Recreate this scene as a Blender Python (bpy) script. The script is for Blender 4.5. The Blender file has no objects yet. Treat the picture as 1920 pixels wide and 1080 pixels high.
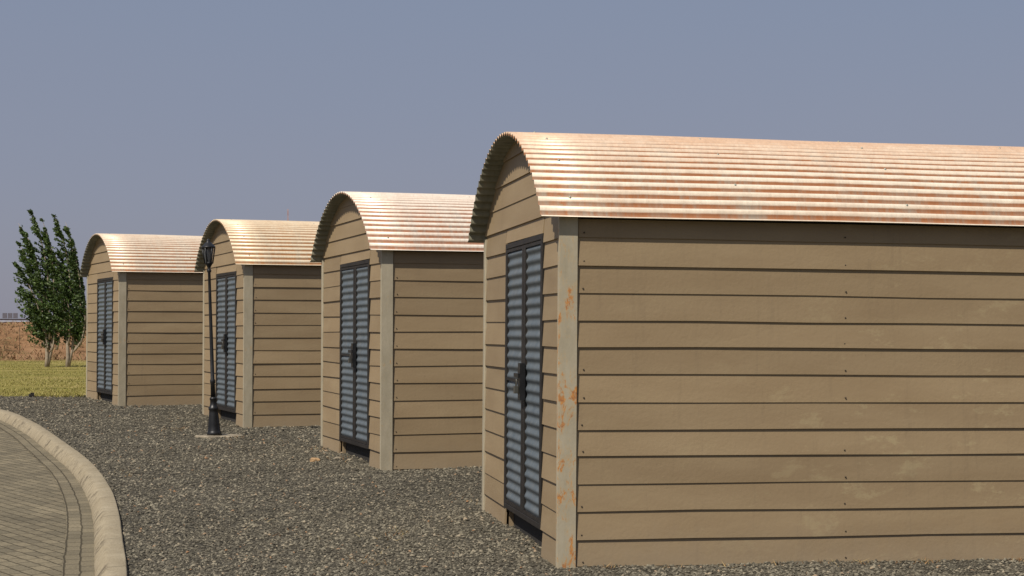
import bpy, math, random
import numpy as np
from mathutils import Vector, Matrix
random.seed(7); rng=np.random.default_rng(7)
scn=bpy.context.scene
scn.view_settings.view_transform='Standard'
try: scn.view_settings.look='None'
except: pass
scn.view_settings.exposure=0
COL=scn.collection

# ---------------------------------------------------------------- helpers
def np_mesh(name,verts,faces,mats=(),mi=None,smooth=False):
    verts=np.asarray(verts,dtype=np.float32); faces=np.asarray(faces,dtype=np.int32)
    me=bpy.data.meshes.new(name); k=faces.shape[1]; n=len(faces)
    me.vertices.add(len(verts)); me.vertices.foreach_set('co',verts.ravel())
    me.loops.add(n*k); me.loops.foreach_set('vertex_index',faces.ravel())
    me.polygons.add(n); me.polygons.foreach_set('loop_start',np.arange(0,n*k,k,dtype=np.int32))
    me.polygons.foreach_set('loop_total',np.full(n,k,dtype=np.int32))
    if mi is not None: me.polygons.foreach_set('material_index',np.asarray(mi,dtype=np.int32))
    me.polygons.foreach_set('use_smooth',np.full(n,smooth))
    me.update(calc_edges=True); me.validate()
    for m in mats: me.materials.append(m)
    return me
class MB:
    def __init__(s): s.v=[];s.f=[];s.m=[];s.s=[]
    def add(s,vs,fs,m=0,sm=False):
        o=len(s.v); s.v+= [tuple(v) for v in vs]
        for f in fs: s.f.append([i+o for i in f]); s.m.append(m); s.s.append(sm)
    def box(s,a,b,m=0):
        x0,y0,z0=a;x1,y1,z1=b
        s.add([(x0,y0,z0),(x1,y0,z0),(x1,y1,z0),(x0,y1,z0),(x0,y0,z1),(x1,y0,z1),(x1,y1,z1),(x0,y1,z1)],
          [(0,3,2,1),(4,5,6,7),(0,1,5,4),(1,2,6,5),(2,3,7,6),(3,0,4,7)],m)
    def tube(s,pts,rad,n=10,m=0,sm=True,cap=True):
        pts=[Vector(p) for p in pts]; vs=[]
        for i,p in enumerate(pts):
            d=(pts[min(i+1,len(pts)-1)]-pts[max(i-1,0)])
            if d.length<1e-6: d=Vector((0,0,1))
            d.normalize()
            a=Vector((1,0,0)) if abs(d.x)<.8 else Vector((0,1,0))
            u=d.cross(a).normalized(); w=d.cross(u)
            for k in range(n):
                t=2*math.pi*k/n; vs.append(p+(u*math.cos(t)+w*math.sin(t))*rad[i])
        fs=[]
        for i in range(len(pts)-1):
            for k in range(n):
                k2=(k+1)%n; fs.append((i*n+k,i*n+k2,(i+1)*n+k2,(i+1)*n+k))
        if cap: fs.append(tuple(range(n))[::-1]); fs.append(tuple((len(pts)-1)*n+k for k in range(n)))
        s.add(vs,fs,m,sm)
    def mesh(s,name,mats):
        me=bpy.data.meshes.new(name); me.from_pydata(s.v,[],s.f)
        me.polygons.foreach_set('material_index',s.m); me.polygons.foreach_set('use_smooth',s.s)
        for m in mats: me.materials.append(m)
        me.update(); return me
def obj(name,me,parent=None,loc=(0,0,0),**kw):
    o=bpy.data.objects.new(name,me); COL.objects.link(o); o.location=loc
    if parent: o.parent=parent
    for k,v in kw.items(): o[k]=v
    return o
def bevel(o,w=.004,seg=1):
    m=o.modifiers.new('bevel','BEVEL'); m.width=w; m.segments=seg; m.limit_method='ANGLE'

# ---------------------------------------------------------------- materials
class NT:
    def __init__(s,name,rough=.8,metal=0.,spec=.5):
        s.mat=bpy.data.materials.new(name); s.mat.use_nodes=True; s.t=s.mat.node_tree
        s.b=s.t.nodes['Principled BSDF']; s.b.inputs['Roughness'].default_value=rough
        s.b.inputs['Metallic'].default_value=metal; s.b.inputs['Specular IOR Level'].default_value=spec
    def n(s,t,**kw):
        x=s.t.nodes.new(t)
        for k,v in kw.items(): setattr(x,k,v)
        return x
    def l(s,a,b): s.t.links.new(a,b)
    def coord(s,scale=(1,1,1),out='Object',rot=(0,0,0)):
        c=s.n('ShaderNodeTexCoord'); m=s.n('ShaderNodeMapping'); m.inputs['Scale'].default_value=scale
        m.inputs['Rotation'].default_value=rot
        s.l(c.outputs[out],m.inputs[0]); return m.outputs[0]
    def noise(s,vec,scale,detail=4,rough=.55,rand=False,dist=0):
        x=s.n('ShaderNodeTexNoise'); x.inputs['Scale'].default_value=scale; x.inputs['Detail'].default_value=detail
        x.inputs['Roughness'].default_value=rough; x.inputs['Distortion'].default_value=dist
        s.l(vec,x.inputs['Vector'])
        if rand:
            x.noise_dimensions='4D'; oi=s.n('ShaderNodeObjectInfo'); m=s.n('ShaderNodeMath',operation='MULTIPLY'); m.inputs[1].default_value=37.
            s.l(oi.outputs['Random'],m.inputs[0]); s.l(m.outputs[0],x.inputs['W'])
        return x.outputs['Fac']
    def ramp(s,fac,stops):
        r=s.n('ShaderNodeValToRGB'); e=r.color_ramp.elements
        while len(e)<len(stops): e.new(.5)
        for el,(p,c) in zip(e,stops):
            el.position=p
            if not isinstance(c,tuple): c=(c,c,c)
            el.color=(*c,1)
        s.l(fac,r.inputs[0]); return r.outputs[0]
    def mix(s,fac,a,b,mode='MIX'):
        m=s.n('ShaderNodeMix',data_type='RGBA',blend_type=mode)
        for v,i in ((fac,0),(a,6),(b,7)):
            if isinstance(v,(int,float)): m.inputs[i].default_value=v
            elif isinstance(v,tuple): m.inputs[i].default_value=(*v,1)
            else: s.l(v,m.inputs[i])
        return m.outputs[2]
    def math(s,op,a,b=0.,c=None):
        m=s.n('ShaderNodeMath',operation=op)
        for i,v in enumerate((a,b)):
            if isinstance(v,(int,float)): m.inputs[i].default_value=v
            else: s.l(v,m.inputs[i])
        return m.outputs[0]
    def island(s): return s.n('ShaderNodeNewGeometry').outputs['Random Per Island']
    def col(s,c):
        if isinstance(c,tuple): s.b.inputs['Base Color'].default_value=(*c,1)
        else: s.l(c,s.b.inputs['Base Color'])
    def bump(s,h,st=.3,dist=.01):
        b=s.n('ShaderNodeBump'); b.inputs['Strength'].default_value=st; b.inputs['Distance'].default_value=dist
        s.l(h,b.inputs['Height']); s.l(b.outputs[0],s.b.inputs['Normal'])

def mat_wall():
    m=NT('brown_painted_siding',.6,0,.35); v=m.coord((.5,.5,2.2)); v2=m.coord((1,1,1)); 
    c=m.mix(m.ramp(m.noise(v,2.2,6,.6,True),[(.3,0.),(.7,1.)]),(.262,.186,.104),(.318,.234,.136))
    isl=m.island()
    cm=m.n('ShaderNodeCombineXYZ'); m.l(m.math('MULTIPLY',isl,9.),cm.inputs[0]); m.l(m.math('MULTIPLY',isl,5.),cm.inputs[2])
    va=m.n('ShaderNodeVectorMath',operation='ADD'); m.l(m.coord((1.3,1.3,2.6)),va.inputs[0]); m.l(cm.outputs[0],va.inputs[1])
    patch=m.ramp(m.noise(va.outputs[0],1.8,8,.74,True,0.),[(.555,0.),(.61,1.)])
    sx=m.n('ShaderNodeSeparateXYZ'); m.l(v2,sx.inputs[0])
    wx=m.ramp(m.math('MULTIPLY',sx.outputs[0],.25),[(.22,.08),(.50,.42)])
    wz=m.ramp(m.math('MULTIPLY',sx.outputs[2],.4),[(.35,1.),(.8,.5)])
    c=m.mix(m.math('MULTIPLY',m.math('MULTIPLY',patch,wx),wz),c,(.41,.335,.19))
    drip=m.ramp(m.noise(m.coord((9,9,.6)),2.,5,.7,True),[(.55,0.),(.75,1.)]); c=m.mix(m.math('MULTIPLY',drip,.24),c,(.15,.11,.07))
    br=m.ramp(isl,[(0,.91),(1,1.08)])
    c=m.mix(1.,c,br,'MULTIPLY')
    sp=m.ramp(m.noise(v2,60,3,.7),[(.66,0.),(.72,1.)]); c=m.mix(m.math('MULTIPLY',sp,.3),c,(.12,.09,.06))
    zz=m.ramp(m.math('ADD',sx.outputs[2],m.math('MULTIPLY',m.noise(v2,9,3,.6),.25)),[(.1,1.),(.38,0.)])
    c=m.mix(m.math('MULTIPLY',zz,.4),c,(.26,.21,.15))
    m.col(c); m.bump(m.noise(v2,45,4,.6),.3,.005); return m.mat
def mat_plain(name,c,rough=.6,metal=0.,var=.15,scale=12,bump=.15,spec=.5):
    m=NT(name,rough,metal,spec); v=m.coord(); n=m.noise(v,scale,4,.6,True)
    a=tuple(x*(1-var) for x in c); b=tuple(min(1,x*(1+var)) for x in c)
    m.col(m.ramp(n,[(.3,a),(.7,b)])); m.bump(n,bump,.004); return m.mat
def mat_post(name,thr):
    m=NT(name,.6,.0,.4); v=m.coord(); v3=m.coord((4.5,4.5,1.8))
    c=m.ramp(m.noise(m.coord((4,4,1.6)),3,6,.65,True),[(.3,(.33,.285,.200)),(.7,(.44,.385,.280))])
    rn=m.noise(v3,3.0,9,.76,False,.3)
    r=m.ramp(rn,[(thr,0.),(thr+.035,1.)])
    halo=m.ramp(rn,[(thr-.07,0.),(thr+.03,1.)])
    c=m.mix(m.math('MULTIPLY',halo,.4),c,(.50,.33,.14))
    rc=m.ramp(m.noise(v,40,4,.6),[(.35,(.58,.24,.045)),(.65,(.32,.11,.03))])
    m.col(m.mix(m.math('MULTIPLY',r,.85),c,rc)); m.bump(m.noise(v,50,4,.6),.3,.003); return m.mat
def mat_roof(name,base,rustcol,thr,top,groove):
    m=NT(name,.50,.12,.4); vv=m.coord(); v2=m.coord((5,.8,.8))
    streak=m.noise(v2,2.2,6,.7,True,.2); spots=m.noise(m.coord((.45,1.8,1.8)),1.8,7,.7,True,.3)
    f=m.math('ADD',m.math('MULTIPLY',streak,.35),m.math('MULTIPLY',spots,.65))
    fac=m.ramp(f,[(thr-.07,0.),(thr+.12,1.)])
    s=m.n('ShaderNodeSeparateXYZ'); m.l(vv,s.inputs[0])
    tp=m.ramp(m.math('SUBTRACT',s.outputs[2],2.),[(.0,.45),(.16,.12),(.42,.0),(.78,1.)])
    fac=m.math('MINIMUM',m.math('ADD',m.math('MULTIPLY',fac,.5),m.math('MULTIPLY',tp,top)),1.)
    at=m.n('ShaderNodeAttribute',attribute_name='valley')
    ridge=m.mix(m.math('MULTIPLY',fac,.62),base,rustcol)  # pale cream base puts the sun highlights on the ribs into the colour
    vr=m.mix(m.ramp(m.noise(v2,1.6,6,.75,True),[(.30,0.),(.55,1.)]),tuple(x*.32 for x in base),groove)  # valley colour: painted shade between ribs (darkened base) mixed with copper rust
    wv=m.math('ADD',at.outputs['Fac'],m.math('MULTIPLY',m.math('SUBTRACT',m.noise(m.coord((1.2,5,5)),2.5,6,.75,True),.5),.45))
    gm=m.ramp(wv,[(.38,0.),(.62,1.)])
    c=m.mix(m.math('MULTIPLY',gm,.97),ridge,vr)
    fine=m.ramp(m.noise(m.coord((14,4,4)),3,5,.7,True),[(.35,.86),(.7,1.06)])
    c=m.mix(1.,c,fine,'MULTIPLY')
    m.col(c); m.l(m.ramp(gm,[(0.,.42),(1.,.75)]),m.b.inputs['Roughness']); m.bump(m.noise(vv,30,4,.6),.10,.004); return m.mat
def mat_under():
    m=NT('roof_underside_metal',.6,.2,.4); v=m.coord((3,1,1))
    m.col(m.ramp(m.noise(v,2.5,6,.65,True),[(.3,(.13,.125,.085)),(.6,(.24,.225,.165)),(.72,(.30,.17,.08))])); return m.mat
def mat_doorsheet():
    m=NT('blue_grey_corrugated_sheet',.55,.15,.35); v=m.coord((1,2,1.)); 
    c=m.ramp(m.noise(v,5,6,.65,True),[(.3,(.088,.110,.130)),(.7,(.140,.163,.180))]); 
    d=m.ramp(m.noise(m.coord((1,6,.7)),3,5,.7,True),[(.5,0.),(.72,1.)]); c=m.mix(m.math('MULTIPLY',d,.4),c,(.18,.16,.13)); m.col(c); return m.mat
M_wall=mat_wall(); M_post=mat_post('beige_post_paint',.64); M_post1=mat_post('rusty_beige_post_paint',.545); M_under=mat_under(); M_sheet=mat_doorsheet()
M_frame=mat_plain('dark_steel_frame',(.020,.016,.013),.6,.2,.5)
M_black=mat_plain('black_cast_iron',(.014,.014,.015),.42,.2,.4)
M_dark=mat_plain('dark_interior',(.02,.017,.014),.9)  # near-black paint replaces shade inside the sheds; marker block uses it too
M_nail=mat_plain('nail_head',(.09,.07,.05),.6,.5)
M_screw=mat_plain('roof_screw_head',(.34,.36,.30),.5,.2)
M_steel=mat_plain('padlock_steel',(.12,.115,.10),.4,.6)

# ---------------------------------------------------------------- terrain function
def ramp_h(x,y):
    x=np.asarray(x,float); y=np.asarray(y,float)
    return .0155*(np.clip(y,-30,30)-9.77)-.010*np.clip(x-.3,0,5)
def wob(x,y,s=1.):
    return (np.sin(x*1.7*s+y*.6*s)+np.sin(x*.8*s-y*1.3*s+1.3)+np.sin(x*3.1*s+1.1*y*s+.5)*.5+np.sin(y*3.7*s-x*.9*s)*.5)/3
kp=[(-45,29.4),(-30,29.0),(-20,28.4),(-14.5,27.7),(-11.3,26.9),(-9.2,25.8),(-7.78,24.3),(-6.52,21.75),(-5.17,18.47),(-4.24,16.1),(-3.52,13.98),(-3.04,12.35),(-2.60,10.69),(-2.27,9.43),(-1.75,7.2),(-1.2,4.8),(-.3,1),(1.2,-6)]
def catmull(P,n=14):
    P=[np.array(p,float) for p in P]; out=[]
    for i in range(len(P)-1):
        p0=P[max(i-1,0)];p1=P[i];p2=P[i+1];p3=P[min(i+2,len(P)-1)]
        for t in np.linspace(0,1,n,endpoint=False):
            out.append(.5*((2*p1)+(-p0+p2)*t+(2*p0-5*p1+4*p2-p3)*t*t+(-p0+3*p1-3*p2+p3)*t**3))
    out.append(P[-1]); return np.array(out)
curve=catmull(kp)
cy=curve[::-1,1]; cx=curve[::-1,0]; o_=np.argsort(cy)
def Xc(y): return np.interp(y,cy[o_],cx[o_])
tan=np.gradient(curve,axis=0); tan/=np.linalg.norm(tan,axis=1)[:,None]
nor=np.stack([tan[:,1],-tan[:,0]],1)
if nor[200,0]>0: nor=-nor

# ---------------------------------------------------------------- ground sheet
def grid(xs,ys,zf):
    X,Y=np.meshgrid(xs,ys); Z=zf(X,Y); V=np.stack([X,Y,Z],-1).reshape(-1,3)
    nx=len(xs); ny=len(ys); i=np.arange(nx-1)[None,:]+nx*np.arange(ny-1)[:,None]
    F=np.stack([i,i+1,i+1+nx,i+nx],-1).reshape(-1,4); return V,F
def smooth(a,b,t):
    t=np.clip((t-a)/(b-a),0,1); return t*t*(3-2*t)
def ground_h(x,y):
    b=ramp_h(x,y); b=b-.17*(1-smooth(27.3,27.9,y))
    b=b+.02*wob(x,y,.5)*smooth(28,35,y)
    top=1.86-.004*(x+25)+.06*wob(x,y*.1,.45)+.03*wob(x,y*.1,1.3)
    m=smooth(63,82,y+2.0*wob(x,y*.2,.35))
    rough=.14*wob(x,y,.9)+.08*wob(y,x,2.3)+.04*wob(x+y,x,4.1)
    b=b*(1-m)+top*m+rough*np.clip(4*m*(1-m),0,1)
    return b
xs=np.concatenate([[-3000,-1200,-500,-250,-120],np.arange(-70,30,.35),np.arange(30,80,4),[120,250,500,1200,3000]])
ys=np.concatenate([[-600,-200,-80,-30],np.arange(-10,26,2.),np.arange(26,30,.15),np.arange(30,58,.6),np.arange(58,90,.3),np.arange(90,130,5),[180,300,600,1200,3000]])
V,F=grid(xs,ys,ground_h)
def mat_ground():
    m=NT('grass_and_red_earth',.95,0,.1); v=m.coord(out='Object'); 
    g=m.ramp(m.noise(m.coord((.5,1.2,1)),.6,7,.7),[(.32,(.130,.125,.030)),(.5,(.235,.200,.055)),(.68,(.33,.26,.100))])
    e=m.ramp(m.noise(m.coord((.8,.8,2.5)),.9,9,.78),[(.34,(.105,.065,.030)),(.5,(.255,.140,.070)),(.62,(.33,.195,.105)),(.72,(.17,.14,.06))])
    s=m.n('ShaderNodeSeparateXYZ'); m.l(v,s.inputs[0])
    t=m.math('ADD',s.outputs[1],m.math('MULTIPLY',m.noise(v,.25,6,.7),12.))
    f=m.ramp(m.math('MULTIPLY',m.math('SUBTRACT',t,60.),.1),[(.35,0.),(.85,1.)])
    m.col(m.mix(f,g,e)); m.bump(m.noise(v,4,6,.7),.6,.12); return m.mat
ground=obj('ground',np_mesh('ground',V,F,[mat_ground()],smooth=True),kind='structure')

# ---------------------------------------------------------------- gravel
def gravel_h(x,y):
    return ramp_h(x,y)+.010*wob(x,y,1.6)+.006*wob(y,x,4.5)
ysg=np.arange(2,28.3,.12); nx=180; R=[]
for y in ysg:
    x0=Xc(y); x1=14.; t=np.linspace(0,1,nx)**1.3; x=x0-.03+(x1-x0)*t
    yy=np.full(nx,y)+ (0 if y<28 else .15)*np.sin(x*3); R.append(np.stack([x,yy,gravel_h(x,yy)],-1))
V=np.array(R).reshape(-1,3); i=np.arange(nx-1)[None,:]+nx*np.arange(len(ysg)-1)[:,None]
F=np.stack([i,i+1,i+1+nx,i+nx],-1).reshape(-1,4)
def mat_gravel():
    m=NT('dark_crushed_gravel',.9,0,.2); v=m.coord()
    vo=m.n('ShaderNodeTexVoronoi'); vo.inputs['Scale'].default_value=44; m.l(v,vo.inputs['Vector'])
    h=m.n('ShaderNodeSeparateColor'); m.l(vo.outputs['Color'],h.inputs[0])
    c=m.ramp(h.outputs[0],[(0.,(.055,.049,.037)),(.35,(.100,.088,.066)),(.75,(.155,.138,.103)),(.93,(.22,.195,.145)),(1.,(.29,.235,.165))])
    edge=m.ramp(vo.outputs['Distance'],[(.25,1.),(.75,.4)]); c=m.mix(1.,c,edge,'MULTIPLY')
    big=m.ramp(m.noise(v,.6,5,.65),[(.3,.84),(.7,1.16)]); c=m.mix(1.,c,big,'MULTIPLY')
    m.col(c); hh=m.math('SUBTRACT',1.,vo.outputs['Distance']); m.bump(hh,.9,.017); return m.mat
M_gravel=mat_gravel()
obj('gravel',np_mesh('gravel',V,F,[M_gravel],smooth=True),kind='structure')
def mat_stone():
    m=NT('gravel_stone',.85,0,.2); r=m.island()
    c=m.ramp(r,[(0.,(.052,.047,.036)),(.4,(.108,.096,.072)),(.75,(.165,.147,.110)),(.93,(.235,.21,.155)),(.985,(.31,.26,.185)),(1.,(.30,.17,.09))])
    big=m.ramp(m.noise(m.coord(),.6,5,.65),[(.3,.84),(.7,1.16)]); c=m.mix(1.,c,big,'MULTIPLY')
    m.col(c); return m.mat
def stones(n,fy):
    y=fy(rng.random(n)); 
    xl=np.maximum(Xc(y)+.02,-.36*y-.3); xr=.40*y+.3; x=xl+(xr-xl)*rng.random(n)
    s=(.0062+.0080*rng.random(n)**2)*(1+.04*np.clip(y-9,0,20))
    base=np.array([(1,0,0),(0,1,0),(-1,0,0),(0,-1,0),(.1,0,1),(0,.1,-1)],float)
    j=base[None]*(.7+.6*rng.random((n,6,1)))+.25*(rng.random((n,6,3))-.5)
    j*=np.stack([1+.5*rng.random(n),.8+.4*rng.random(n),.6+.35*rng.random(n)],-1)[:,None,:]
    a=rng.random(n)*6.28; ca,sa=np.cos(a)[:,None],np.sin(a)[:,None]
    tl=(rng.random(n)-.5)[:,None]*.9
    X=j[...,0]*ca-j[...,1]*sa; Y=j[...,0]*sa+j[...,1]*ca; Z=j[...,2]+X*tl
    P=np.stack([X,Y,Z],-1)*s[:,None,None]
    P[...,0]+=x[:,None];P[...,1]+=y[:,None];P[...,2]+=(gravel_h(x,y)+s*.25)[:,None]
    f=np.array([(0,1,4),(1,2,4),(2,3,4),(3,0,4),(1,0,5),(2,1,5),(3,2,5),(0,3,5)])
    F=(f[None]+6*np.arange(n)[:,None,None]).reshape(-1,3); return P.reshape(-1,3),F
n1=150000
Pa,Fa=stones(n1,lambda u:8.0+20*u**1.7)
obj('loose_gravel',np_mesh('loose_gravel',Pa,Fa,[mat_stone()]),kind='stuff')

# ---------------------------------------------------------------- paving + gutter + kerb
def mat_pave(name,uv=False):
    m=NT(name,.9,0,.2)
    if uv:
        c=m.n('ShaderNodeUVMap'); v=c.outputs[0]
    else: v=m.coord(rot=(0,0,math.radians(52)))
    ns=m.n('ShaderNodeTexNoise'); ns.inputs['Scale'].default_value=9.; m.l(v,ns.inputs['Vector'])
    vm=m.n('ShaderNodeVectorMath',operation='MULTIPLY_ADD'); vm.inputs[1].default_value=(.022,.022,0); m.l(ns.outputs['Color'],vm.inputs[0]); m.l(v,vm.inputs[2])
    b=m.n('ShaderNodeTexBrick'); m.l(vm.outputs[0],b.inputs['Vector'])
    b.inputs['Scale'].default_value=1.; b.inputs['Brick Width'].default_value=.20; b.inputs['Row Height'].default_value=.10
    b.inputs['Mortar Size'].default_value=.008; b.inputs['Mortar Smooth'].default_value=.6; b.inputs['Bias'].default_value=0
    b.inputs['Color1'].default_value=(.230,.192,.126,1); b.inputs['Color2'].default_value=(.165,.140,.094,1); b.inputs['Mortar'].default_value=(.078,.064,.040,1)
    g=m.ramp(m.noise(v,1.2,7,.7),[(.3,.75),(.7,1.15)]); c=m.mix(1.,b.outputs[0],g,'MULTIPLY')
    gr=m.ramp(m.noise(v,55,3,.7),[(.3,.72),(.7,1.2)]); c=m.mix(1.,c,gr,'MULTIPLY')
    m.col(c); m.bump(m.math('ADD',m.math('SUBTRACT',1.,b.outputs['Fac']),m.math('MULTIPLY',m.noise(v,50,3,.7),.5)),.6,.010); return m.mat
def pave_h(x,y): return ramp_h(x,y)-.085+.006*wob(x,y,.8)
ysp=np.concatenate([np.arange(-6,28.9,.25),[28.95]]); R=[]
for y in ysp:
    x1=Xc(y)-.02; t=np.linspace(0,1,50)**2; x=x1-(46+x1)*t if x1>-45.9 else np.full(50,x1)
    yy=np.full(50,y); R.append(np.stack([x,yy,pave_h(x,yy)],-1)[::-1])
V=np.array(R).reshape(-1,3); i=np.arange(49)[None,:]+50*np.arange(len(ysp)-1)[:,None]
F=np.stack([i,i+1,i+1+50,i+50],-1).reshape(-1,4)
obj('brick_pavement',np_mesh('brick_pavement',V,F,[mat_pave('interlocking_pavers')],smooth=True),kind='structure')
seg=np.linalg.norm(np.diff(curve,axis=0),axis=1); S=np.concatenate([[0],np.cumsum(seg)])
ss=np.arange(0,S[-1],.05); C=np.stack([np.interp(ss,S,curve[:,k]) for k in (0,1)],1); N=np.stack([np.interp(ss,S,nor[:,k]) for k in (0,1)],1); N/=np.linalg.norm(N,axis=1)[:,None]
offs=[.17,.27,.375]; R=[]; UV=[]
for o in offs:
    p=C+N*o; R.append(np.stack([p[:,0],p[:,1],pave_h(p[:,0],p[:,1])+.006],-1)); UV.append(np.stack([ss,np.full(len(ss),o-.17-.002)],1))
V=np.concatenate(R); L_=len(ss); F=[]
for a in range(2):
    i=np.arange(L_-1)+a*L_; F.append(np.stack([i,i+L_,i+L_+1,i+1],-1))
F=np.concatenate(F); me=np_mesh('paved_gutter',V,F,[mat_pave('gutter_pavers',True)],smooth=True)
uvl=me.uv_layers.new(name='UVMap'); UVv=np.concatenate(UV); li=np.zeros(len(me.loops),dtype=np.int32); me.loops.foreach_get('vertex_index',li); uvl.data.foreach_set('uv',UVv[li].astype(np.float32).ravel())
obj('paved_gutter',me,kind='structure')
prof=[(-.012,-.14),(-.012,.018),(-.009,.027),(-.002,.030),(.06,.029),(.098,.026),(.112,.019),(.160,-.045),(.175,-.075),(.178,-.15)]
V=[];k=len(prof); F=[]
kn=rng.normal(0,1,(len(ss),k,2))
for q in range(3): kn[1:-1]=(kn[:-2]+2*kn[1:-1]+kn[2:])/4*1.2
for j,s_ in enumerate(ss):
    for a,(o,z) in enumerate(prof):
        g=.0010 if -.1<z else 0
        p=C[j]+N[j]*(o+kn[j,a,0]*g); V.append((p[0],p[1],float(ramp_h(p[0],p[1]))+z+kn[j,a,1]*g*.6))
for j in range(len(ss)-1):
    for a in range(k-1): i=j*k+a; F.append((i,i+k,i+k+1,i+1))
def mat_kerb():
    m=NT('weathered_concrete_kerb',.92,0,.2); v=m.coord()
    c=m.ramp(m.noise(v,2.6,9,.75),[(.3,(.26,.212,.140)),(.55,(.345,.29,.20)),(.75,(.41,.35,.25))])
    st=m.ramp(m.noise(v,2.6,9,.8,False,.4),[(.50,0.),(.60,1.)])
    s=m.n('ShaderNodeUVMap'); sp=m.n('ShaderNodeSeparateXYZ'); m.l(s.outputs[0],sp.inputs[0])
    side=m.ramp(sp.outputs[0],[(.40,.22),(.62,1.),(1.,.85)])
    c=m.mix(m.math('MULTIPLY',m.math('MULTIPLY',st,side),.8),c,(.085,.066,.045))
    jn=m.math('FRACT',m.math('DIVIDE',sp.outputs[1],1.2)); jl=m.ramp(jn,[(.0,1.),(.008,1.),(.013,0.)])
    c=m.mix(m.math('MULTIPLY',jl,.7),c,(.06,.05,.035))
    gr=m.ramp(m.noise(v,70,3,.7),[(.3,.78),(.7,1.14)]); c=m.mix(1.,c,gr,'MULTIPLY')
    m.col(c); m.bump(m.math('SUBTRACT',m.noise(v,40,5,.7),jl),.45,.006); return m.mat
me=np_mesh('concrete_kerb',V,F,[mat_kerb()],smooth=True)
uvl=me.uv_layers.new(name='UVMap'); UVv=np.stack([np.tile(np.array([0,.02,.05,.08,.3,.45,.58,.8,.95,1.]),len(ss)),np.repeat(ss,k)],1); li=np.zeros(len(me.loops),dtype=np.int32); me.loops.foreach_get('vertex_index',li); uvl.data.foreach_set('uv',UVv[li].astype(np.float32).ravel())
obj('concrete_kerb',me,kind='structure')

# ---------------------------------------------------------------- shed meshes
W=2.8; Ln=5.4; P=.167; EZ=2.125; SAG=.675; OV=.085; FO=.15
hc=W/2+OV; Rr=(hc*hc+SAG*SAG)/(2*SAG); ZC=EZ+SAG-Rr; A0=math.asin(hc/Rr)
def arc(y,dr=0.):
    r=Rr+dr; d=y-W/2; return ZC+math.sqrt(max(r*r-d*d,0))
DY0,DY1,DZ0,DZ1=.50,1.86,.165,2.065
def build_wall(seed):
    rnd=random.Random(seed); b=MB()
    n=24; yy=[.012+(W-.024)*i/n for i in range(n+1)]
    prof=[(W-.012,-.25),(.012,-.25)]+[(y,arc(y,-.035)) for y in yy]
    x0,x1=.05,Ln-.02; m=len(prof)
    vs=[(x0,p[0],p[1]) for p in prof]+[(x1,p[0],p[1]) for p in prof]
    fs=[tuple(range(m)),tuple(range(2*m-1,m-1,-1))]+[(i,i+m,(i+1)%m+m,(i+1)%m) for i in range(m)]
    b.add(vs,fs,1)  # solid core, coloured dark to stand for shadow in the door gap
    def longrow(z0,z1,side,xa,xb):
        y0=0 if side<0 else W; s=side; t=rnd.uniform(-.002,.003)
        sag=[rnd.uniform(-.004,.004) for _ in range(8)]
        xs_=[xa+(xb-xa)*i/7 for i in range(8)]
        vs=[]
        for i,x in enumerate(xs_):
            zb=z0+sag[i]; vs+=[(x,y0+s*.004,zb),(x,y0+s*(.0195+t+rnd.uniform(-.002,.002)),zb),(x,y0+s*.009,z1),(x,y0-s*.004,z1)]
        fs=[(0,1,2,3),(31,30,29,28)]
        for i in range(7):
            for k in range(4): fs.append((i*4+k,i*4+(k+1)%4,(i+1)*4+(k+1)%4,(i+1)*4+k))
        b.add(vs,fs,0)
    for i in range(13):
        z0=i*P+.004+rnd.uniform(-.004,.004); z1=min(i*P+P+.018,EZ+.0)
        for side in (-1,1): longrow(z0,z1,side,.096,Ln)
        for x in (.13,1.82,3.45,5.2):
            zz=z0+.03
            if rnd.random()<.15: continue
            xx=x+rnd.uniform(-.006,.006); b.tube([(xx,-.014,zz),(xx,-.0225,zz)],[.005,.005],6,2)
    b.box((.05,.001,-.25),(Ln-.02,.011,.01),1)
    def cross(z0,z1,ya,yb,xf,s,gable):
        n=max(2,int((yb-ya)/.06)); cols=[]
        d0=rnd.uniform(-.005,.005); d1=rnd.uniform(-.005,.005); th=rnd.uniform(-.002,.004)
        for i in range(n+1):
            y=ya+(yb-ya)*i/n; zt=z1
            if gable: zt=min(z1,arc(y,-.012))
            zb=z0+d0+(d1-d0)*i/n
            if zt-zb<.004: 
                if cols: break
                continue
            f=(zt-zb)/(z1-z0)
            cols.append([(xf+s*.002,y,zb),(xf+s*(.022+th),y,zb),(xf+s*(.022+th-.013*f),y,zt),(xf-s*.004,y,zt)])
        if len(cols)<2: return
        vs=[p for c in cols for p in c]; L=len(cols); fs=[(0,1,2,3),tuple(4*(L-1)+k for k in (3,2,1,0))]
        for i in range(L-1):
            for k in range(4): fs.append((i*4+k,i*4+(k+1)%4,(i+1)*4+(k+1)%4,(i+1)*4+k))
        b.add(vs,fs,0)
    i=0
    while True:
        z0=i*P+.004
        if z0>arc(W/2)-.03: break
        z1=z0+P+.012
        if z0<DZ1:
            last=i==12
            cross(z0,z1,.0 if last else .018,DY0-.004+rnd.uniform(-.02,.002),0,-1,last)
            cross(z0,z1,DY1+.004+rnd.uniform(-.002,.04),W if last else W-.045,0,-1,last)
            if last: cross(DZ1+.004,z1,DY0-.002,DY1+.002,.001,-1,False)
        else: cross(z0,z1,-.0,W,0,-1,True)
        cross(z0,z1,.0,W,Ln-.03,1,z1>EZ)
        i+=1
    b.box((.02,.02,-.25),(.049,DY0,EZ),0); b.box((.02,DY1,-.25),(.049,W-.02,EZ),0)
    return b
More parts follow.
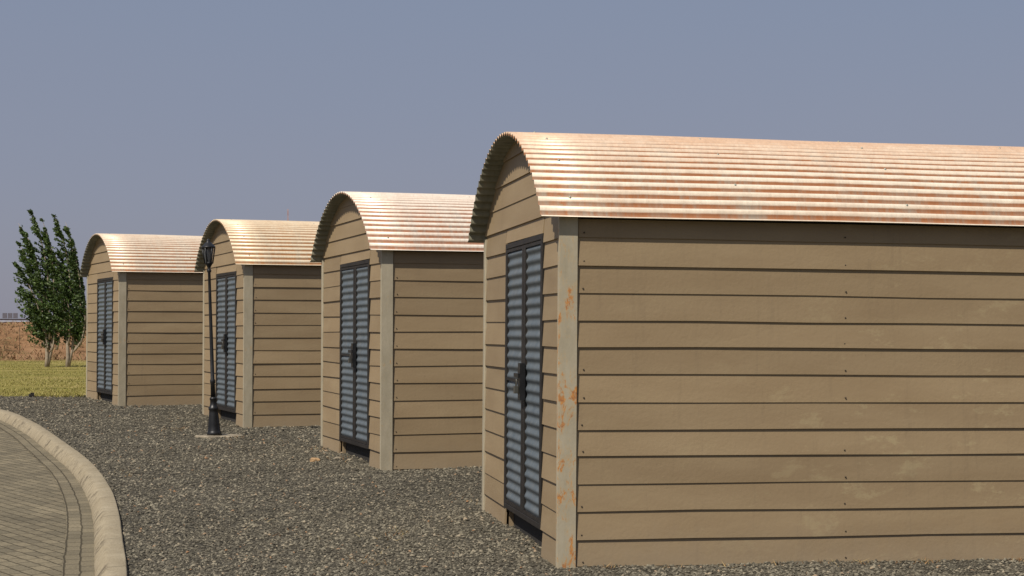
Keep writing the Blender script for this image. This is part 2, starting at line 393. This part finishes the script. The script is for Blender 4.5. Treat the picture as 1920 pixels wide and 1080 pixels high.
def build_posts():
    near=MB(); near.box((-.026,-.030,-.2),(.090,.010,EZ+.03)); near.box((-.0255,.011,-.2),(-.008,.014,EZ))
    far=MB(); far.box((-.030,W-.042,-.2),(.02,W+.034,EZ+.03))
    return near,far
def build_roof():
    pitch=.086; n=int(round(2*A0*Rr/pitch)); steps=12; amp=.0130
    th=[]; rr=[]
    N_=n*steps
    for i in range(N_+1):
        a=-A0+2*A0*i/N_; th.append(a); rr.append(Rr+amp*math.cos(2*math.pi*i/steps))
    nxs=12; xs_=[-FO+(Ln+2*FO)*i/nxs for i in range(nxs+1)]
    V=[];val=[]
    for layer,dr in ((0,0.),(1,-.004)):
        for x in xs_:
            for i in range(N_+1):
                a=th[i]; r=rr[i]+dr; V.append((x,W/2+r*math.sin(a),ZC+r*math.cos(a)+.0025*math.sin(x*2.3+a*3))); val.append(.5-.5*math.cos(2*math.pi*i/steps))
    k=N_+1; F=[];MI=[]
    off=k*(nxs+1)
    for j in range(nxs):
        for i in range(N_):
            q=j*k+i; F.append((q,q+k,q+k+1,q+1)); MI.append(0)
            q+=off; F.append((q,q+1,q+k+1,q+k)); MI.append(1)
    for i in range(N_):
        F.append((i,i+1,off+i+1,off+i)); MI.append(1)
        q=nxs*k+i; F.append((q,off+q,off+q+1,q+1)); MI.append(1)
    for j in range(nxs):
        q=j*k; F.append((q,off+q,off+q+k,q+k)); MI.append(0)
        q=j*k+k-1; F.append((q,q+k,off+q+k,off+q)); MI.append(0)
    for xi,x in enumerate([.05,1.15,2.25,3.35,4.5]):
        for c in range(2,n,5):
            i=(c+(xi%2)*2)*steps
            if i>N_-steps: continue
            a=th[i]; r0=Rr+amp; ctr=np.array([x,W/2+(r0)*math.sin(a),ZC+(r0)*math.cos(a)]); up=np.array([0,math.sin(a),math.cos(a)]); tt=np.array([0,math.cos(a),-math.sin(a)]); ex=np.array([1.,0,0])
            o=len(V)
            for h,rad in ((-.002,.009),(.002,.009),(.0025,.005),(.006,.004)):
                for g in range(6):
                    an=g*math.pi/3; V.append(tuple(ctr+up*h+rad*(ex*math.cos(an)+tt*math.sin(an)))); val.append(0)
            for l in range(3):
                for g in range(6): F.append((o+l*6+g,o+l*6+(g+1)%6,o+l*6+6+(g+1)%6,o+l*6+6+g)); MI.append(2)
            F.append((o+18,o+19,o+20,o+21)); MI.append(2); F.append((o+18,o+21,o+22,o+23)); MI.append(2)
    return V,F,MI,val
RV,RF,RMI,RVAL=build_roof()
def roof_mesh(mat):
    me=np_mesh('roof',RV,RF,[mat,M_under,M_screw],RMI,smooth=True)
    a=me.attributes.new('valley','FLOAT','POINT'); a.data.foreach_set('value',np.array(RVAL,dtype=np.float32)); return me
def build_door():
    fr=MB(); t=.038; ym=(DY0+DY1)/2-.03
    xa,xb=-.026,.012
    fr.box((xa,DY0,DZ0),(xb,DY0+t,DZ1)); fr.box((xa,DY1-t,DZ0),(xb,DY1,DZ1))
    fr.box((xa,DY0+t,DZ1-t),(xb,DY1-t,DZ1)); fr.box((xa,DY0+t,DZ0),(xb,DY1-t,DZ0+t))
    leaves=[]
    for li,(a,c) in enumerate(((DY0+t+.004,ym-.003),(ym+.003,DY1-t-.004))):
        b=MB(); x0,x1=-.0245,.004; s=.022; z0=DZ0+t+.004; z1=DZ1-t-.004
        sa=s if li==0 else .062; sc=.062 if li==0 else s
        b.box((x0,a,z0),(x1,a+sa,z1)); b.box((x0,c-sc,z0),(x1,c,z1)); b.box((x0,a+sa,z0),(x1,c-sc,z0+s)); b.box((x0,a+sa,z1-s),(x1,c-sc,z1))
        if li==1: b.box((x0+.001,a+sa,1.085),(x0+.004,c-sc,1.105))
        sh=MB(); n=int((z1-z0)/.006); vs=[]; per=.072
        za,zb=z0+s*.5,z1-s*.5
        for i in range(n+1):
            z=za+(zb-za)*i/n; x=-.013+.0068*math.cos(2*math.pi*z/per)
            vs+=[(x,a+sa*.95,z),(x,c-sc*.95,z)]
        sh.add(vs,[(2*i,2*i+2,2*i+3,2*i+1) for i in range(n)],0,True)
        leaves.append((b,sh))
    la=MB(); zc=1.10
    la.box((-.062,ym-.09,zc-.13),(-.0255,ym-.015,zc+.12)); la.box((-.074,ym-.08,zc+.02),(-.0625,ym+.08,zc+.05)); la.box((-.050,ym+.02,zc-.05),(-.0255,ym+.06,zc+.09))
    pl=MB(); pl.box((-.092,ym-.06,zc-.085),(-.0645,ym-.015,zc-.035)); 
    pl.tube([(-.078,ym-.053,zc-.036),(-.078,ym-.053,zc-.005),(-.078,ym-.045,zc+.010),(-.078,ym-.029,zc+.010),(-.078,ym-.022,zc-.005),(-.078,ym-.022,zc-.036)],[.004]*6,8)
    return fr,leaves,la,pl
fr,leaves,la,pl=build_door(); pn,pf=build_posts()
me_wall=[build_wall(11+i).mesh('wall',[M_wall,M_dark,M_nail]) for i in range(4)]
me_pn=pn.mesh('corner_post',[M_post]); me_pn1=pn.mesh('corner_post',[M_post1]); me_pf=pf.mesh('corner_post',[M_post])
me_fr=fr.mesh('door',[M_frame]); me_leaf=[(a.mesh('door_leaf_frame',[M_frame]),b.mesh('corrugated_panel',[M_sheet])) for a,b in leaves]
me_la=la.mesh('latch',[M_black]); me_pl=pl.mesh('padlock',[M_steel])
sheds=[(.293,9.77,10.2,.45,0.0),(-1.254,15.55,18.4,0.1,0.),(-3.49,20.95,21.5,0,0.),(-6.21,25.36,24.8,0,0.)]
labels=['brown clapboard shed with orange barrel roof and rust-stained corner post',
 'brown clapboard shed with pale pinkish corrugated barrel roof on gravel',
 'brown clapboard shed with cream rusty roof behind a street lamp',
 'brown clapboard shed with pale corrugated barrel roof beside the grass']
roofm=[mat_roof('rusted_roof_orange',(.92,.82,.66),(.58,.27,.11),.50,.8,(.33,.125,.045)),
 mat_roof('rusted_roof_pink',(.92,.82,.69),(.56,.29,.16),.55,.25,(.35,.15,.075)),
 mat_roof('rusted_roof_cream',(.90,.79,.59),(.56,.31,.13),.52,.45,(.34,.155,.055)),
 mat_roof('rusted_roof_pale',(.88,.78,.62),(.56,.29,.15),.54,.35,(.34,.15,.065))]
for k,(x,y,yaw,tilt,dz) in enumerate(sheds):
    e=bpy.data.objects.new('storage_shed',None); COL.objects.link(e); e.empty_display_size=.3
    e.location=(x,y,float(ramp_h(x,y))+dz); e.rotation_euler=(0,math.radians(tilt),math.radians(yaw))
    e['label']=labels[k]; e['category']='shed'; e['group']='row of storage sheds'
    obj('wall',me_wall[k],e); obj('roof',roof_mesh(roofm[k]),e)
    p=obj('corner_post',me_pn1 if k==0 else me_pn,e); bevel(p,.005,2)
    if k==0: p['label']='beige corner post with orange rust stains'
    p=obj('corner_post',me_pf,e); bevel(p,.004,1)
    d=obj('door',me_fr,e); bevel(d,.003)
    for a,b in me_leaf: 
        q=obj('door_leaf_frame',a,d); obj('corrugated_panel',b,d)
    obj('latch',me_la,d); q=obj('padlock',me_pl,d); bevel(q,.004,2)

# ---------------------------------------------------------------- street lamp
def zg(x,y): return float(gravel_h(x,y))
lx,ly=-3.62,19.5
pad=MB(); n=22; vs=[];
for lev,(sc,z) in enumerate(((1.,-.05),(1.,.008),(.93,.018))):
    for i in range(n):
        a=2*math.pi*i/n; r=(.23+.035*math.sin(3*a+1)+.03*math.sin(7*a))*sc; vs.append((r*math.cos(a)*1.15,r*math.sin(a),z+.006*math.sin(2*a)))
fs=[tuple(range(2*n,3*n))]
for l in range(2):
    for i in range(n): fs.append((l*n+i,l*n+(i+1)%n,l*n+n+(i+1)%n,l*n+n+i))
pad.add(vs,fs)
M_conc=mat_plain('rough_concrete',(.25,.21,.15),.9,0,.45,9,.6)
obj('concrete_footing',pad.mesh('concrete_footing',[M_conc]),None,(lx+.02,ly,zg(lx,ly)),label='rough round concrete footing under the street lamp on gravel',category='concrete slab')
lamp=bpy.data.objects.new('street_lamp',None); COL.objects.link(lamp); lamp.location=(lx,ly,zg(lx,ly)+.016); lamp.rotation_euler=(math.radians(-.5),math.radians(-2.2),0); lamp.scale=(1,1,1.015)
lamp['label']='leaning black cast-iron street lamp with glass lantern on gravel'; lamp['category']='street lamp'
def lathe(pr,n=16,m=0,b=None):
    b=b or MB(); b.tube([(0,0,z) for r,z in pr],[r for r,z in pr],n,m); return b
b=lathe([(.090,0),(.090,.03),(.082,.045),(.076,.06),(.072,.12),(.064,.20),(.056,.27),(.054,.30),(.062,.31),(.062,.33),(.050,.345),(.040,.37),(.038,.42),(.044,.43),(.044,.445),(.032,.46)],16)
obj('pedestal',b.mesh('pedestal',[M_black]),lamp)
b=lathe([(.030,.455),(.026,.62),(.032,.63),(.032,.66),(.024,.675),(.021,1.2),(.018,1.75),(.017,1.95),(.027,1.965),(.027,1.985),(.016,2.0),(.027,2.03),(.040,2.05),(.040,2.06)],14)
obj('pole',b.mesh('pole',[M_black]),lamp)
b=MB(); z0,z1=2.06,2.25; r0,r1=.046,.078
for i in range(6):
    a=math.pi/3*i+.2; b.tube([(r0*math.cos(a),r0*math.sin(a),z0),(r1*math.cos(a),r1*math.sin(a),z1)],[.008,.008],6)
b.tube([(0,0,z0-.002),(0,0,z0+.012)],[.050,.052],6); 
b.tube([(0,0,z1-.004),(0,0,z1+.012),(0,0,z1+.018),(0,0,z1+.06),(0,0,z1+.078),(0,0,z1+.088),(0,0,z1+.10),(0,0,z1+.115)],[.084,.088,.082,.040,.020,.024,.016,.004],12)
lan=obj('lantern',b.mesh('lantern',[M_black]),lamp)
g=NT('dusty_lamp_glass',.3,0,.5); g.col((.10,.105,.11)); g.b.inputs['Transmission Weight'].default_value=.4
b=MB(); b.tube([(0,0,z0+.012),(0,0,z1-.004)],[r0-.004,r1-.006],6,0,False,False)
obj('glass',b.mesh('glass',[g.mat]),lan)

# ---------------------------------------------------------------- trees
def mat_leaf():
    m=NT('tree_leaf',.5,0,.45); r=m.island()
    c=m.ramp(r,[(0.,(.038,.068,.015)),(.5,(.072,.124,.028)),(.85,(.110,.168,.042)),(1.,(.16,.215,.065))])
    v=m.coord(); c=m.mix(1.,c,m.ramp(m.noise(v,1.8,3,.6),[(.35,.62),(.7,1.2)]),'MULTIPLY')
    m.col(c)
    tr=m.n('ShaderNodeBsdfTranslucent'); m.l(c,tr.inputs[0]); mx=m.n('ShaderNodeMixShader'); mx.inputs[0].default_value=.3
    out=m.t.nodes['Material Output']; m.l(m.b.outputs[0],mx.inputs[1]); m.l(tr.outputs[0],mx.inputs[2]); m.l(mx.outputs[0],out.inputs[0]); return m.mat
M_leaf=mat_leaf(); M_bark=mat_plain('tree_bark',(.31,.25,.185),.9,0,.3,8,.6)
s49=49/3000*1.02
def tree(px,tips,seed,label):
    rg=np.random.default_rng(seed); Y=49.5; X=(px-960)*Y/3000; Zb=float(ground_h(X,Y))
    e=bpy.data.objects.new('poplar_tree',None); COL.objects.link(e); e.location=(X,Y,Zb); e['label']=label; e['category']='tree'; e['group']='trees on the grass'
    tr=MB()
    def loc(x,y): return np.array([(x-px)*s49,0,(691-y)*s49])
    tr.tube([(0,0,-.1),(.02,0,.3),(.0,0,.8),(-.1,0,1.6),(-.25,0,2.6)],[.075,.058,.05,.04,.025],9)
    tr.tube([(0.05,0,.0),(.13,.05,.5),(.17,.05,1.0),(.18,0,1.6)],[.045,.04,.034,.02],8)
    P_=[];
    for (tx,ty,bx,by,rad,yo) in tips:
        a=loc(bx,by); c=loc(tx,ty); a[1]=yo*.3; c[1]=yo; 
        mid=(a+c)/2+np.array([.24,0,.14]) 
        bez=lambda t:(1-t)**2*a+2*t*(1-t)*mid+t*t*c
        tr.tube([tuple(bez(t)) for t in np.linspace(0,1,9)],[.026*(1-t)+.005 for t in np.linspace(0,1,9)],6)
        ln0=np.linalg.norm(c-a)
        ntw=int(15*ln0*(rad/.3))+7
        for q in range(ntw):
            t=.05+.95*rg.random()**.85; p=bez(t)
            rr=rad*(.35+.9*math.sin(math.pi*min(1,.12+t*.86)))*(1-.6*t)
            az=rg.random()*6.28; ln=rr*(.9+1.3*rg.random()); 
            d=np.array([math.cos(az)*.45-.80,math.sin(az)*.5,.75+.5*rg.random()]); d/=np.linalg.norm(d)
            off=np.array([math.cos(az),math.sin(az),0])*rr*.28
            nl=int(26+22*rg.random()); u=rg.random(nl)
            pts=p+off*u[:,None]+d*(u*ln*1.4)[:,None]+np.array([-.35,0,.0])*(u*u*ln)[:,None]+rg.normal(0,.019,(nl,3))
            P_.append(pts)
    pts=np.concatenate(P_); n=len(pts); sz=.024+.020*rg.random(n)
    A=rg.normal(size=(n,3))*.8; A[:,2]+=.6; A[:,0]-=.9; A/=np.linalg.norm(A,axis=1)[:,None]; B=np.cross(A,rg.normal(size=(n,3))); B/=np.linalg.norm(B,axis=1)[:,None]
    q=np.stack([pts-A*sz[:,None]*1.4,pts+B*sz[:,None]*.7,pts+A*sz[:,None]*1.4,pts-B*sz[:,None]*.7],1).reshape(-1,3)
    F=np.arange(4*n).reshape(-1,4)
    obj('trunk',tr.mesh('trunk',[M_bark]),e); obj('crown',np_mesh('crown',q,F,[M_leaf]),e)
tree(88,[(56,400,92,560,.17,0),(74,412,100,560,.13,.1),(32,424,86,590,.19,.1),(52,445,92,620,.26,-.2),(34,462,86,640,.22,.1),(32,500,84,630,.20,-.1),(40,545,84,655,.24,0),(52,590,88,658,.24,.2),(68,620,90,662,.20,-.1),(84,455,100,600,.24,.1),(76,520,94,640,.34,-.2),(98,505,102,645,.30,.1),(74,580,92,660,.30,.2),(92,600,98,662,.32,-.1),(106,570,106,660,.32,.1)],3,'windswept green poplar with feathery top on the grass')
tree(127,[(101,410,132,560,.18,0),(120,422,140,580,.15,.1),(90,455,124,590,.20,-.1),(132,452,146,600,.20,.1),(138,480,148,620,.25,0),(148,518,152,640,.24,.1),(155,552,152,650,.24,-.1),(158,585,148,654,.24,.1),(154,615,142,660,.20,0),(110,480,126,620,.30,.2),(120,540,130,650,.36,-.2),(138,555,136,655,.36,.2),(114,595,126,660,.32,0),(142,620,138,664,.20,.1)],5,'dense green poplar leaning over its neighbour on the grass')

# ---------------------------------------------------------------- grass, weeds
def blades(name,x,y,z,h,w,mat,lean=.5,**kw):
    n=len(x); a=rng.random(n)*6.28; b=np.stack([np.cos(a),np.sin(a),0*a],1)
    base=np.stack([x,y,z],1); dirn=np.stack([rng.normal(0,lean,n),rng.normal(0,lean,n),np.ones(n)],1)
    tip=base+dirn*h[:,None]; V=np.stack([base-b*w,base+b*w,tip],1).reshape(-1,3)
    return obj(name,np_mesh(name,V,np.arange(3*n).reshape(-1,3),[mat]),**kw)
def mat_blade(name,stops):
    m=NT(name,.8,0,.2); m.col(m.ramp(m.island(),stops)); return m.mat
Mg=mat_blade('grass_blade',[(0,(.14,.14,.03)),(.45,(.24,.215,.055)),(.75,(.33,.28,.095)),(1,(.40,.33,.15))])
n=60000; yy=27.9+34*rng.random(n)**1.5; xx=(-.46+.42*rng.random(n))*yy; cl=wob(xx,yy,2.)+wob(yy,xx,.9)
keep=cl>-.5+.9*rng.random(n)-.5; xx=xx[keep];yy=yy[keep]; n=len(xx)
blades('grass',xx,yy,ground_h(xx,yy)-.01,.018+.04*rng.random(n),.010,Mg,.8,kind='stuff')
Me=mat_blade('dry_scrub_blade',[(0,(.12,.085,.04)),(.5,(.25,.155,.08)),(.8,(.31,.21,.11)),(1,(.18,.165,.06))])
n=26000; yy=62+19*rng.random(n); xx=(-.42+.36*rng.random(n))*yy
keep=(wob(xx,yy,1.9)+wob(yy,xx,3.3)+rng.normal(0,.4,n))>.2; xx=xx[keep];yy=yy[keep]; n=len(xx)
blades('dry_scrub',xx,yy,ground_h(xx,yy)-.02,.05+.16*rng.random(n),.03,Me,.6,kind='stuff')
Mw=mat_blade('dry_weed',[(0,(.16,.08,.035)),(.6,(.30,.18,.085)),(1,(.34,.28,.13))])
X=[];Y=[]
def patch(px,py,n,r):
    y=1.5914/((py-620)/3000+.0155); x=(px-960)*y/3000
    X.append(x+rng.normal(0,r,n)); Y.append(y+rng.normal(0,r*1.5,n))
for p in ((335,806,60,.12),(225,888,30,.12),(740,1003,50,.10),(630,860,40,.12),(600,840,30,.1),(450,822,40,.15),(520,830,20,.1),(880,930,25,.15),(690,1050,25,.1),(300,850,12,.2),(480,930,12,.2),(560,1000,12,.2)): patch(*p)
th=math.radians(10.2)
for c in range(34):
    t=.1+3.6*rng.random(); n=rng.integers(3,12); X.append(.293+t*math.cos(th)+.08*math.sin(th)+rng.normal(0,.03,n)); Y.append(9.77+t*math.sin(th)-.09+rng.normal(0,.03,n))
X=np.concatenate(X);Y=np.concatenate(Y); n=len(X)
blades('dry_weeds',X,Y,gravel_h(X,Y),.012+.024*rng.random(n),.004,Mw,1.1,kind='stuff')

# ---------------------------------------------------------------- small things
def rock(name,x,y,r,mat,seed,sq=.6,**kw):
    import bmesh
    bm=bmesh.new(); bmesh.ops.create_icosphere(bm,subdivisions=2,radius=r); rd=random.Random(seed)
    for v in bm.verts:
        v.co*= .8+.4*rd.random(); v.co.z*=sq; v.co.x*=1.3
    me=bpy.data.meshes.new(name); bm.to_mesh(me); bm.free(); me.materials.append(mat)
    return obj(name,me,None,(x,y,zg(x,y)+r*sq*.5),**kw)
M_rk=mat_plain('ochre_rock',(.38,.24,.12),.9,0,.3,20,.5)
rock('rock',-2.02,16.4,.042,M_rk,1,label='small ochre rock lying on dark gravel',category='rock',group='loose rocks on the gravel')
rock('rock',-1.80,16.6,.030,M_conc,2,label='small pale rock beside a shed door',category='rock',group='loose rocks on the gravel')
rock('rock',-1.66,16.45,.026,M_conc,4,label='small pale rock beside a shed door',category='rock',group='loose rocks on the gravel')
b=MB(); b.box((-.045,-.04,-.05),(.045,.04,.055)); b.box((-.025,-.02,.0555),(.04,.025,.08))
o=obj('marker_block',b.mesh('marker_block',[M_dark]),None,(-8.37,27.9,float(ramp_h(-8.5,27.9))),label='small dark marker block at the grass edge',category='marker'); o.rotation_euler=(0,.15,.4); bevel(o,.008,2)
M_fp=mat_plain('weathered_fence_steel',(.14,.09,.06),.8)
fe=bpy.data.objects.new('wire_fence',None); COL.objects.link(fe); fe.location=(-20,66,.3); fe['label']='thin wire fence with slim posts below the earth bank'; fe['category']='fence'
xsf=[-20.3+4.2*i for i in range(-3,5)]
pm=MB(); pm.tube([(0,0,-.2),(0,0,1.20),(0,0,1.22)],[.012,.011,.008],6); pme=pm.mesh('post',[M_fp])
for x in xsf: obj('post',pme,fe,(x+20,0,float(ground_h(x,66))-.3))
wm=MB()
for h in (.45,.85,1.15): wm.tube([(x+20,.0,float(ground_h(x,66))-.3+h) for x in xsf],[.0015]*len(xsf),4)
obj('wire',wm.mesh('wire',[M_fp]),fe)
M_sb=mat_plain('sign_back_grey',(.11,.105,.13),.6)
def zt(x,y): return float(ground_h(x,y))
Ys=86
for px in (9,19,29):
    x=(px-960)*Ys/3000; e=bpy.data.objects.new('roadside_sign',None); COL.objects.link(e); e.location=(x,Ys,zt(x,Ys)); e['label']='grey roadside sign seen from behind on the bank'; e['category']='sign'; e['group']='roadside signs on the bank'
    hb=1.44+(620-600)*Ys/3000-zt(x,Ys); ht=1.44+(620-587)*Ys/3000-zt(x,Ys)
    b=MB(); b.box((-.115,-.02,hb),(.115,.02,ht)); b.box((-.115,.021,hb+.1),(.115,.045,hb+.13)); obj('sign_panel',b.mesh('sign_panel',[M_sb]),e)
    b=MB(); b.tube([(0,.06,-.3),(0,.06,ht-.03),(0,.06,ht-.02)],[.03,.03,.02],8); obj('post',b.mesh('post',[M_sb]),e)
gr=bpy.data.objects.new('guard_rail',None); COL.objects.link(gr); gr.location=(-26,83,zt(-26,83)-.10); gr['label']='low grey guard rail along the road on the bank'; gr['category']='guard rail'
M_gr=mat_plain('guard_rail_steel',(.13,.135,.17),.5,.3); b=MB()
pr=[(0,.0),(.03,.03),(0,.08),(0,.12),(.03,.17),(0,.20)]; xsr=np.linspace(-14,15,30); vs=[]
for x in xsr:
    for (d,h) in pr: vs.append((x,-d,.12+h-.004*x))
fs=[(i*6+k,(i+1)*6+k,(i+1)*6+k+1,i*6+k+1) for i in range(29) for k in range(5)]
b.add(vs,fs); obj('rail',b.mesh('rail',[M_gr]),gr)
pm=MB(); pm.box((-.04,.01,-.3),(.04,.08,.3)); pme=pm.mesh('rail_post',[M_gr])
for x in np.arange(-13,15,4): obj('rail_post',pme,gr,(float(x),0,-.004*float(x)))
M_ms=mat_plain('red_white_mast',(.30,.20,.20),.6); b=MB(); mx=(539-960)*200/3000; mz=zt(mx,200)
for k in range(3):
    a=2.094*k; b.tube([(.35*math.cos(a),.35*math.sin(a),0),(.06*math.cos(a),.06*math.sin(a),14.8)],[.05,.03],6)
for z in np.arange(.8,14,1.0):
    r=.35-.29*z/14.8; r2=.35-.29*(z+.9)/14.8
    for k in range(3):
        a=2.094*k; a2=2.094*(k+1); b.tube([(r*math.cos(a),r*math.sin(a),z),(r2*math.cos(a2),r2*math.sin(a2),z+.9)],[.02,.02],4)
obj('radio_mast',b.mesh('radio_mast',[M_ms]),None,(mx,200,mz),label='slender distant lattice radio mast above the shed roofs',category='mast')

# ---------------------------------------------------------------- light
sd=Vector((-.60,-.80,0)).normalized(); el=math.radians(50); sd=Vector((sd.x*math.cos(el),sd.y*math.cos(el),math.sin(el)))
sl=bpy.data.lights.new('sun','SUN'); sl.energy=4.6; sl.angle=math.radians(.5); sl.color=(1,.93,.82)
so=bpy.data.objects.new('sun',sl); COL.objects.link(so); so.rotation_euler=sd.to_track_quat('Z','Y').to_euler(); so.location=(-5,-5,20)
w=bpy.data.worlds.new('World'); scn.world=w; w.use_nodes=True; t=w.node_tree; bg=t.nodes['Background']; bg.inputs[1].default_value=.1
sk=t.nodes.new('ShaderNodeTexSky'); sk.sky_type='NISHITA'; sk.sun_disc=False; sk.sun_elevation=el; sk.sun_rotation=math.atan2(sd.x,sd.y); sk.dust_density=4; sk.altitude=1000
tc=t.nodes.new('ShaderNodeTexCoord'); sp=t.nodes.new('ShaderNodeSeparateXYZ'); t.links.new(tc.outputs['Generated'],sp.inputs[0])
nz=t.nodes.new('ShaderNodeTexNoise'); nz.inputs['Scale'].default_value=2.; mp=t.nodes.new('ShaderNodeMapping'); mp.inputs['Scale'].default_value=(1,1,5); t.links.new(tc.outputs['Generated'],mp.inputs[0]); t.links.new(mp.outputs[0],nz.inputs['Vector'])
ma=t.nodes.new('ShaderNodeMath'); ma.operation='MULTIPLY_ADD'; ma.inputs[1].default_value=.06; t.links.new(nz.outputs['Fac'],ma.inputs[0]); t.links.new(sp.outputs[2],ma.inputs[2])
rp=t.nodes.new('ShaderNodeValToRGB'); t.links.new(ma.outputs[0],rp.inputs[0])
E=rp.color_ramp.elements; E[0].position=.02; E[0].color=(.272,.268,.325,1); E[1].position=.26; E[1].color=(.228,.272,.375,1)
x=E.new(.13); x.color=(.254,.272,.355,1)
mu=t.nodes.new('ShaderNodeVectorMath'); mu.operation='SCALE'; mu.inputs['Scale'].default_value=10.; t.links.new(rp.outputs[0],mu.inputs[0])
mx_=t.nodes.new('ShaderNodeMix'); mx_.data_type='RGBA'; mx_.inputs[0].default_value=.90; t.links.new(sk.outputs[0],mx_.inputs[6]); t.links.new(mu.outputs[0],mx_.inputs[7]); t.links.new(mx_.outputs[2],bg.inputs[0])

# ---------------------------------------------------------------- camera
cd=bpy.data.cameras.new('camera'); cam=bpy.data.objects.new('camera',cd); COL.objects.link(cam); cd.sensor_width=36; cd.lens=56.25; cd.clip_end=6000
cam.location=(0,0,1.44); cam.rotation_euler=(math.radians(90)+math.atan(80/3000),0,0); scn.camera=cam
